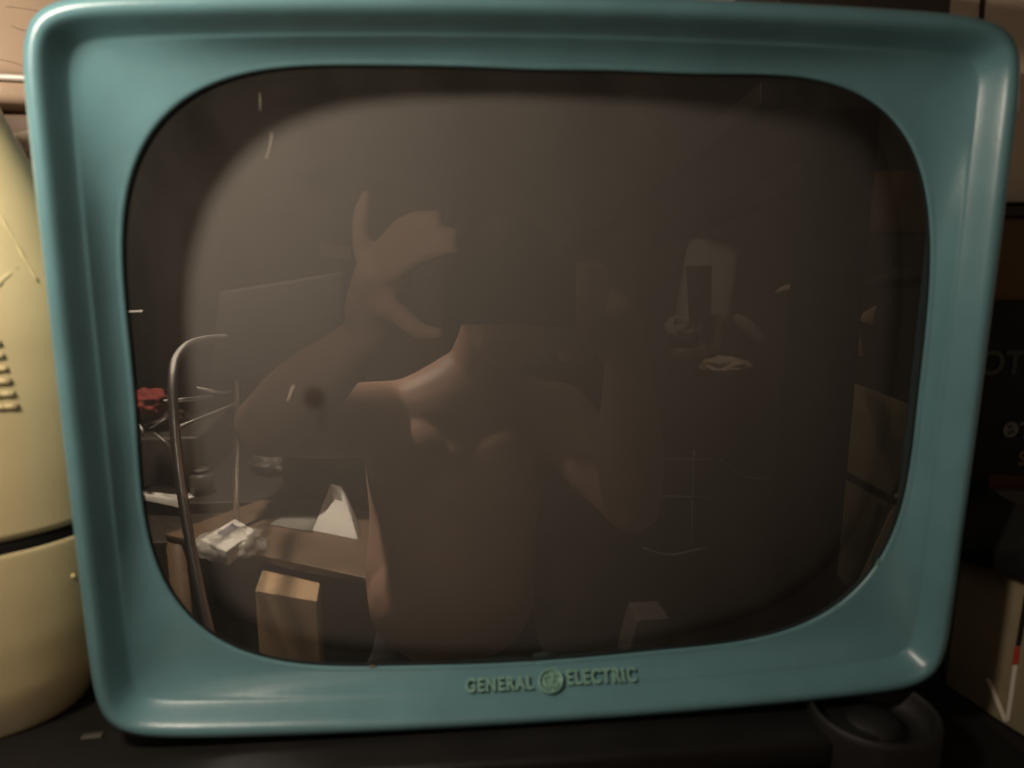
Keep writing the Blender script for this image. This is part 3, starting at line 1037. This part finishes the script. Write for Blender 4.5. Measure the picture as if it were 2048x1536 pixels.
# dark monitor-shaped box
q4 = [V(512, 760, 2.0), V(735, 760, 2.0), V(740, 575, 2.0), V(524, 610, 2.0)]
mo = vtag(link("monitor", slab(q4, -0.30, 0.01), gasket_m), "dark box shaped like a monitor behind the raised arm", "box")
_c = sum((v.co for v in mo.data.vertices), Vector()) / len(mo.data.vertices)
link("pedestal", box_bm((_c.x - 0.06, _c.y - 0.14, -0.598), (_c.x + 0.06, _c.y - 0.02, _c.z)), gasket_m, mo)
q4 = [V(380, 980, 2.9), V(900, 980, 2.9), V(900, 406, 2.9), V(380, 406, 2.9)]
vtag(link("tall_cabinet", slab(q4, -0.30, 0.01), wood), "tall brown cabinet against the back wall behind the person", "cabinet")
q4 = [V(642, 514, 2.5), V(702, 520, 2.5), V(702, 494, 2.5), V(642, 490, 2.5)]
vtag(link("sign_board", slab(q4, -0.02, 0.002), beige), "small beige board beside the raised forearm", "board")

# small clutter standing on the low cabinet and behind the rail
def jar(name, px, py, d, r_, h_, m_, label, cat):
    base = VH(px, py, -0.598)
    bm = bmesh.new()
    rings = []
    for rr_, zz_ in ((0.9, 0.0), (1.0, 0.04), (1.0, 0.72), (0.78, 0.80), (0.62, 0.83), (0.62, 0.90), (0.70, 0.91), (0.70, 1.0)):
        rings.append([bm.verts.new((base.x + r_ * rr_ * math.cos(a), base.y + r_ * rr_ * math.sin(a), base.z + h_ * zz_)) for a in np.arange(20) * 2 * math.pi / 20])
    for a, b in zip(rings, rings[1:]):
        for i_ in range(20):
            bm.faces.new((a[i_], a[(i_ + 1) % 20], b[(i_ + 1) % 20], b[i_]))
    bm.faces.new(rings[0])
    bm.faces.new(rings[-1])
    vtag(link(name, bm, m_), label, cat)


jar("paint_tin", 405, 985, 1.85, 0.030, 0.065, darkgrey, "small dark tin standing behind the trolley's front tube", "tin")
jar("glass_jar", 438, 905, 2.1, 0.024, 0.070, steel, "dull grey jar between the trolley's two tubes", "jar")
jar("brown_bottle", 590, 985, 1.95, 0.020, 0.120, wood, "brown bottle standing behind the workbench's far edge", "bottle")
for nm, px, py, d, sz, m_, lb in (("dust_sheet", 420, 850, 2.1, (0.060, 0.05, 0.022), olive, "rumpled olive sheet under the trolley's slanting rail"),
                                  ("grey_rag", 560, 925, 2.0, (0.070, 0.05, 0.030), darkgrey, "dark grey rag heaped below the raised elbow"),
                                  ("pale_rag", 640, 905, 2.0, (0.035, 0.03, 0.018), beige, "small beige rag beside the person's left side")):
    vtag(link(nm, crumple(VH(px, py, -0.60 + sz[2] * 0.9), sz, 0.45, 4, px * 0.01, 8), m_), lb, "cloth")
vtag(link("side_cabinet", box_bm((-1.02, -2.62, FL), (-0.17, -1.50, -0.60), 0.004), darkwood), "dark side cabinet behind the workbench carrying the jar, tin and rags", "cabinet")
for nm, px, py, d, sz, m_, lb in (("pale_cloth", 1368, 655, 2.15, (0.045, 0.04, 0.035), grey_f, "pale rumpled cloth on the armchair's left side"),
                                  ("cream_cloth", 1450, 730, 2.1, (0.060, 0.04, 0.020), beige, "cream rumpled cloth below the armchair's cushion")):
    vtag(link(nm, crumple(V(px, py, d), sz, 0.45, 4, px * 0.01, 8), m_), lb, "cloth")

# right half of the reflection
q4 = [V(1540, 1180, 1.25), V(1655, 1010, 1.25), V(1722, 250, 1.25), V(1606, 250, 1.25)]
q4 = [V(1500, 1500, 1.25), V(1600, 1500, 1.25), V(1716, 250, 1.25), V(1606, 250, 1.25)]
po = vtag(link("wooden_post", slab(q4, -0.08, 0.004), darkwood), "broad dark wooden post in the right half of the reflection", "post")
q4 = [V(1560, 1260, 1.55), V(1760, 1440, 1.55), V(1900, 830, 1.55), V(1690, 765, 1.55)]
q4 = [V(1618, 1090, 1.7), V(1700, 1180, 1.7), V(1840, 820, 1.7), V(1700, 766, 1.7)]
ob = empty("board_stack", tuple((q4[0] + q4[1]) / 2), "leaning olive boards crossed by dark battens at the right", "boards")
link("board", slab(q4, -0.02, 0.003), olive, ob)
q5 = [V(1700, 1172, 1.66), V(1742, 1200, 1.66), V(1822, 990, 1.66), V(1790, 985, 1.66)]
link("board", slab(q5, -0.02, 0.003), olive, ob)
for a_, b_, w_ in (((1655, 930), (1850, 1035), 15), ((1765, 1010), (1690, 1220), 13)):
    dx, dy = b_[0] - a_[0], b_[1] - a_[1]
    L_ = math.hypot(dx, dy)
    ox, oy = -dy / L_ * w_ / 2, dx / L_ * w_ / 2
    q6 = [V(a_[0] + ox, a_[1] + oy, 1.64), V(b_[0] + ox, b_[1] + oy, 1.64), V(b_[0] - ox, b_[1] - oy, 1.64), V(a_[0] - ox, a_[1] - oy, 1.64)]
    link("batten", slab(q6, 0.012, 0.002), darkwood, ob)
q4 = [V(1722, 470, 1.9), V(1900, 470, 1.9), V(1900, 344, 1.9), V(1722, 350, 1.9)]
vtag(link("pinboard", slab(q4, -0.03, 0.003), brown), "brown pinboard at the upper right of the reflection", "board")
q4 = [V(1722, 578, 1.8), V(1840, 574, 1.8), V(1840, 560, 1.8), V(1722, 560, 1.8)]
vtag(link("wall_shelf", slab(q4, -0.16, 0.002), steel), "narrow metal wall shelf below the brown pinboard", "shelf")
bm = bmesh.new()
hexa(bm, [V(1704, 713, 1.6), V(1728, 712, 1.6), V(1728, 712, 1.66), V(1704, 713, 1.66), V(1713, 652, 1.6), V(1718, 652, 1.6), V(1718, 652, 1.64), V(1713, 652, 1.64)], 0.002)
vtag(link("paper_cone", bm, carton), "tan paper cone beside the dark wooden post", "cone")
q4 = [V(1718, 642, 1.62), V(1742, 650, 1.62), V(1751, 612, 1.62), V(1726, 626, 1.62)]
vtag(link("torn_paper", slab(q4, -0.006, 0.001), carton), "torn tan paper just above the paper cone", "paper")
# draped armchair with a bracket in front
ch = empty("armchair", tuple(Vector((V(1420, 700, 2.3).x, V(1420, 700, 2.3).y, FL))), "pale draped armchair seen faintly between the person and the post", "armchair")
q4 = [V(1338, 700, 2.3), V(1450, 672, 2.3), V(1476, 500, 2.45), V(1370, 500, 2.45)]
link("backrest", slab(q4, -0.08, 0.03), grey_f, ch)
q4 = [V(1336, 772, 2.2), V(1440, 760, 2.2), V(1448, 680, 2.32), V(1338, 705, 2.32)]
link("seat", slab(q4, -0.12, 0.03), wood, ch)
c = V(1497, 662, 2.25)
bm = crumple((0, 0, 0), (0.026, 0.03, 0.065), 0.05, 3)
bmesh.ops.rotate(bm, verts=bm.verts, matrix=Matrix.Rotation(-0.75, 3, 'Y'))
bmesh.ops.translate(bm, verts=bm.verts, vec=c)
link("cushion", bm, grey_f, ch)
bk2 = hexa(bmesh.new(), [V(1378, 642, 2.1), V(1422, 645, 2.1), V(1422, 645, 2.13), V(1378, 642, 2.13), V(1372, 532, 2.1), V(1424, 530, 2.1), V(1424, 530, 2.13), V(1372, 532, 2.13)], 0.003)
hexa(bk2, [V(1392, 690, 2.1), V(1397, 690, 2.1), V(1397, 690, 2.12), V(1392, 690, 2.12), V(1388, 640, 2.1), V(1393, 640, 2.1), V(1393, 640, 2.12), V(1388, 640, 2.12)])
hexa(bk2, [V(1414, 680, 2.1), V(1419, 680, 2.1), V(1419, 680, 2.12), V(1414, 680, 2.12), V(1410, 643, 2.1), V(1415, 643, 2.1), V(1415, 643, 2.12), V(1410, 643, 2.12)])
vtag(link("tool_bracket", bk2, blackcard), "black two pronged bracket in front of the draped armchair", "bracket")
q4 = [V(1580, 694, 1.9), V(1606, 696, 1.9), V(1609, 668, 1.9), V(1584, 672, 1.9)]
vtag(link("white_card", slab(q4, -0.004, 0.001), white_m), "small white card just left of the dark post", "card")
q4 = [V(1548, 587, 2.0), V(1614, 570, 2.0), V(1614, 558, 2.0), V(1560, 574, 2.0)]
vtag(link("bright_slat", slab(q4, -0.01, 0.001), beige), "slanting beige slat above the small white card", "slat")
# wire rack
rk = empty("wire_rack", tuple(Vector((V(1320, 1000, 1.8).x, V(1320, 1000, 1.8).y, FL))), "thin wire rack seen faintly low between the person and the post", "rack")
for pts in ([(1240, 920), (1440, 920)], [(1222, 990), (1420, 996)], [(1582, 830), (1560, 940), (1545, 990)], [(1440, 920), (1490, 955), (1545, 958)],
            [(1388, 900), (1384, 1080)], [(1222, 1010), (1190, 940)], [(1285, 1096), (1340, 1110), (1412, 1096)]):
    link("rack_wire", tube([V(v_.x, v_.y, 1.8) for v_ in catmull([(x, y, 0) for x, y in pts], 6)], 0.0034, 8), steel, rk)
# small box near the floor
q4 = [V(1276, 1238, 1.5), V(1340, 1236, 1.5), V(1352, 1330, 1.5), V(1250, 1330, 1.5)]
vtag(link("small_box", slab(q4, -0.12, 0.003), darkgrey), "small brown box at the bottom of the reflection right of the person", "box")
# beams of the ceiling
for a_, b_ in (((1150, 500), (1560, 170)), ((1330, 470), (1640, 330))):
    q4 = [V(a_[0], a_[1] + 24, 2.9), V(b_[0], b_[1] + 46, 1.9), V(b_[0], b_[1], 1.9), V(a_[0], a_[1], 2.9)]
    bt = vtag(link("ceiling_beam", slab(q4, -0.06, 0.004), darkwood),
              "upper dark ceiling beam slanting up to the right" if a_[0] == 1150 else "lower dark ceiling beam ending at the post", "beam", "ceiling beams")

# ------------------------------------------------------------------ the person taking the photograph
def skin_mesh(verts, edges, radii, root=0, sub=2, seg=20):
    """limbs as tapering chains; fuse() turns them into one surface"""
    bm = bmesh.new()
    X = Vector((1, 0, 0))
    R2 = [r_ if isinstance(r_, tuple) else (r_, r_) for r_ in radii]
    for (a, b) in edges:
        A_, B_ = Vector(verts[a]), Vector(verts[b])
        t = (B_ - A_).normalized()
        u = X - t * X.dot(t)
        if u.length < 0.25:
            u = Vector((0, 0, 1)) - t * t.z
        u.normalize()
        v = t.cross(u)
        rings = []
        n = 6
        for k in range(n + 1):
            f = k / n
            f2 = f * f * (3 - 2 * f)
            rx = R2[a][0] * (1 - f2) + R2[b][0] * f2
            ry = R2[a][1] * (1 - f2) + R2[b][1] * f2
            c = A_.lerp(B_, f)
            rings.append([bm.verts.new(c + u * rx * math.cos(q) + v * ry * math.sin(q)) for q in np.arange(seg) * 2 * math.pi / seg])
        for p_, q_2 in zip(rings, rings[1:]):
            for k in range(seg):
                bm.faces.new((p_[k], p_[(k + 1) % seg], q_2[(k + 1) % seg], q_2[k]))
        bm.faces.new(rings[0])
        bm.faces.new(rings[-1])
        for P_, R_ in ((A_, R2[a]), (B_, R2[b])):
            mr_ = min(R_)
            d_ = bmesh.ops.create_icosphere(bm, subdivisions=3, radius=1.0)
            for w_ in d_['verts']:
                c = w_.co.copy()
                w_.co = P_ + u * c.x * R_[0] + v * c.y * R_[1] + t * c.z * mr_
    bmesh.ops.recalc_face_normals(bm, faces=bm.faces)
    me = bpy.data.meshes.new("s")
    bm.to_mesh(me)
    bm.free()
    return me


def fuse(meshes, voxel, smooth_it=6):
    bm = bmesh.new()
    for m_ in meshes:
        bm.from_mesh(m_)
    me = bpy.data.meshes.new("f")
    bm.to_mesh(me)
    bm.free()
    o = bpy.data.objects.new("f", me)
    COL.objects.link(o)
    r_ = o.modifiers.new("R", 'REMESH')
    r_.mode = 'VOXEL'
    r_.voxel_size = voxel
    s_ = o.modifiers.new("S", 'SMOOTH')
    s_.factor = 0.5
    s_.iterations = smooth_it
    dg = bpy.context.evaluated_depsgraph_get()
    m2 = bpy.data.meshes.new_from_object(o.evaluated_get(dg))
    bpy.data.objects.remove(o)
    bm = bmesh.new()
    bm.from_mesh(m2)
    return bm


def ball(c, s, rot=None):
    bm = bmesh.new()
    bmesh.ops.create_icosphere(bm, subdivisions=3, radius=1.0)
    for v in bm.verts:
        v.co = Vector((v.co.x * s[0], v.co.y * s[1], v.co.z * s[2]))
        if rot:
            v.co = rot @ v.co
        v.co += Vector(c)
    me = bpy.data.meshes.new("b")
    bm.to_mesh(me)
    bm.free()
    return me


DB = 1.27                                   # how far the body appears beyond the glass
head = V(1015, 590, 1.20)
neck_t = V(985, 680, 1.23)
neck_b = V(955, 770, 1.27)
chest_u = V(925, 845, DB)
chest = V(915, 935, DB)
waist = V(905, 1060, DB - 0.01)
belly = V(902, 1150, DB - 0.03)
hips = V(912, 1240, DB + 0.05)
shL, shR = V(768, 838, DB - 0.02), V(1112, 838, DB + 0.02)
elL, elR = V(535, 850, 0.99), V(1262, 1005, 1.08)
wrL, wrR = V(738, 668, 0.90), V(1255, 710, 0.94)
hdL, hdR = V(766, 556, 0.845), V(1205, 620, 0.845)
foL, foR = elL.lerp(wrL, 0.3), elR.lerp(wrR, 0.3)
person = empty("person", (hips.x, hips.y, FL), "bare-chested person in dark trousers holding up a phone, reflected in the screen", "person")
vs = [hips, belly, waist, chest, chest_u, neck_b, neck_t, head,
      shL, shL.lerp(elL, 0.5), elL, foL, wrL,
      shR, shR.lerp(elR, 0.5), elR, foR, wrR]
ed = [(0, 1), (1, 2), (2, 3), (3, 4), (4, 5), (5, 6), (6, 7), (4, 8), (8, 9), (9, 10), (10, 11), (11, 12), (4, 13), (13, 14), (14, 15), (15, 16), (16, 17)]
rd = [(0.100, 0.085), (0.137, 0.125), (0.136, 0.115), (0.150, 0.105), (0.120, 0.085), (0.062, 0.058), (0.055, 0.058), (0.060, 0.07),
      0.062, 0.054, 0.042, 0.046, 0.029, 0.062, 0.054, 0.042, 0.046, 0.029]
body_m = skin_mesh(vs, ed, rd)
parts_ = [body_m,
          ball(belly + Vector((0, 0.045, -0.012)), (0.130, 0.110, 0.104)),
          ball(chest + Vector((-0.066, 0.035, 0.035)), (0.078, 0.070, 0.066)),
          ball(chest + Vector((0.066, 0.035, 0.035)), (0.078, 0.070, 0.066)),
          ball(head + Vector((0, 0, 0.012)), (0.076, 0.094, 0.100)),
          ball(head + Vector((0, 0.035, -0.055)), (0.052, 0.050, 0.052)),
          ball(head + Vector((0, 0.098, -0.012)), (0.012, 0.016, 0.024)),
          ball(head + Vector((0, 0.080, 0.022)), (0.050, 0.018, 0.012)),
          ball(head + Vector((0, 0.086, -0.048)), (0.024, 0.008, 0.007)),
          ball(head + Vector((-0.078, 0.0, -0.008)), (0.009, 0.018, 0.030)),
          ball(head + Vector((0.078, 0.0, -0.008)), (0.009, 0.018, 0.030))]


def hand(wr, hd, sx):
    """palm, four curled fingers behind the phone and a thumb under its lower edge"""
    out = [skin_mesh([wr, wr.lerp(hd, 0.5), hd], [(0, 1), (1, 2)], [(0.028, 0.024), (0.036, 0.020), (0.034, 0.018)])]
    if sx > 0:
        fingers = [[(724, 505, .842), (719, 458, .834), (722, 422, .828), (732, 392, .824)],
                   [(768, 495, .838), (795, 457, .826), (832, 436, .815), (874, 432, .808)],
                   [(784, 515, .832), (826, 484, .818), (868, 468, .806), (906, 467, .80)],
                   [(794, 545, .825), (834, 516, .812), (876, 503, .802), (908, 503, .799)]]
    else:
        fingers = [[(1198, 545 + 32 * k, .835), (1160, 541 + 32 * k, .812), (1122, 543 + 32 * k, .802), (1096, 546 + 32 * k, .799)] for k in range(4)]
    for fg in fingers:
        out.append(skin_mesh([hd] + [V(*q_3) for q_3 in fg], [(0, 1), (1, 2), (2, 3), (3, 4)], [0.014, 0.0112, 0.0102, 0.0092, 0.0078], seg=12))
    bx = 800 if sx > 0 else 1204
    by = 618 if sx > 0 else 660
    out.append(skin_mesh([wr.lerp(hd, 0.55), V(bx, by + 12, 0.82), V(bx + sx * 40, by + 48, 0.80), V(bx + sx * 76, by + 50, 0.785)], [(0, 1), (1, 2), (2, 3)],
                         [0.016, 0.0125, 0.0110, 0.0088], seg=12))
    return out


parts_ += hand(wrL, hdL, 1) + hand(wrR, hdR, -1)
body = link("body", fuse(parts_, 0.0055, 5), skin, person)
# hair, eyes
hb = bmesh.new()
bmesh.ops.create_icosphere(hb, subdivisions=5, radius=1.0)
for v in list(hb.verts):
    d = v.co.normalized()
    v.co = Vector((d.x * 0.081, d.y * 0.099, d.z * 0.106)) * (1 + 0.03 * noise.noise(d * 9)) + head + Vector((0, -0.004, 0.016))
bmesh.ops.delete(hb, geom=[v for v in hb.verts if v.co.z < head.z + 0.02 + max(0, (v.co.y - head.y)) * 0.45 and v.co.y > head.y - 0.02 or v.co.z < head.z - 0.05], context='VERTS')
link("hair", hb, hair_m, person)
for s_ in (-1, 1):
    eb = bmesh.new()
    bmesh.ops.create_icosphere(eb, subdivisions=2, radius=0.011, matrix=Matrix.Translation(head + Vector((s_ * 0.031, 0.083, 0.006))))
    link("eye", eb, white_m, person)
# trousers reach from below the belly to the floor
kn, an = -1.15, FL + 0.09
hv = [hips + Vector((0, -0.01, 0.02)), hips + Vector((0, -0.01, -0.09)),
      hips + Vector((-0.095, 0, -0.14)), Vector((hips.x - 0.11, hips.y + 0.02, kn)), Vector((hips.x - 0.12, hips.y, an)),
      hips + Vector((0.095, 0, -0.14)), Vector((hips.x + 0.11, hips.y + 0.02, kn)), Vector((hips.x + 0.12, hips.y, an))]
tm = skin_mesh(hv, [(0, 1), (1, 2), (2, 3), (3, 4), (1, 5), (5, 6), (6, 7)], [(0.132, 0.118), (0.15, 0.12), 0.088, 0.068, 0.055, 0.088, 0.068, 0.055])
bm = fuse([tm], 0.012, 4)
link("trousers", bm, cloth_d, person)
for s_ in (-1, 1):
    f0 = Vector((hips.x + s_ * 0.12, hips.y, FL + 0.035))
    fm = skin_mesh([f0 + Vector((0, -0.05, 0.0)), f0 + Vector((0, 0.06, 0.0)), f0 + Vector((s_ * 0.01, 0.15, -0.008))], [(0, 1), (1, 2)], [(0.038, 0.032), (0.042, 0.028), (0.036, 0.022)])
    bm = fuse([fm], 0.006, 4)
    link("shoe", bm, blackcard, person)
# the phone held in front of the face, its lens at the camera's place
yv = 2 * GLASS_Y + 0.3440
q4 = [mir(on_y(px, py, yv)) for px, py in ((888, 648), (1152, 655), (1154, 512), (888, 505))]
ph = empty("phone", tuple((q4[0] + q4[2]) / 2), "dark phone held sideways in front of the person's face", "phone")
bm = bmesh.new()
hexa(bm, [p + Vector((0, -0.009, 0)) for p in q4] + q4, 0.003)
link("phone_body", bm, blackcard, ph)
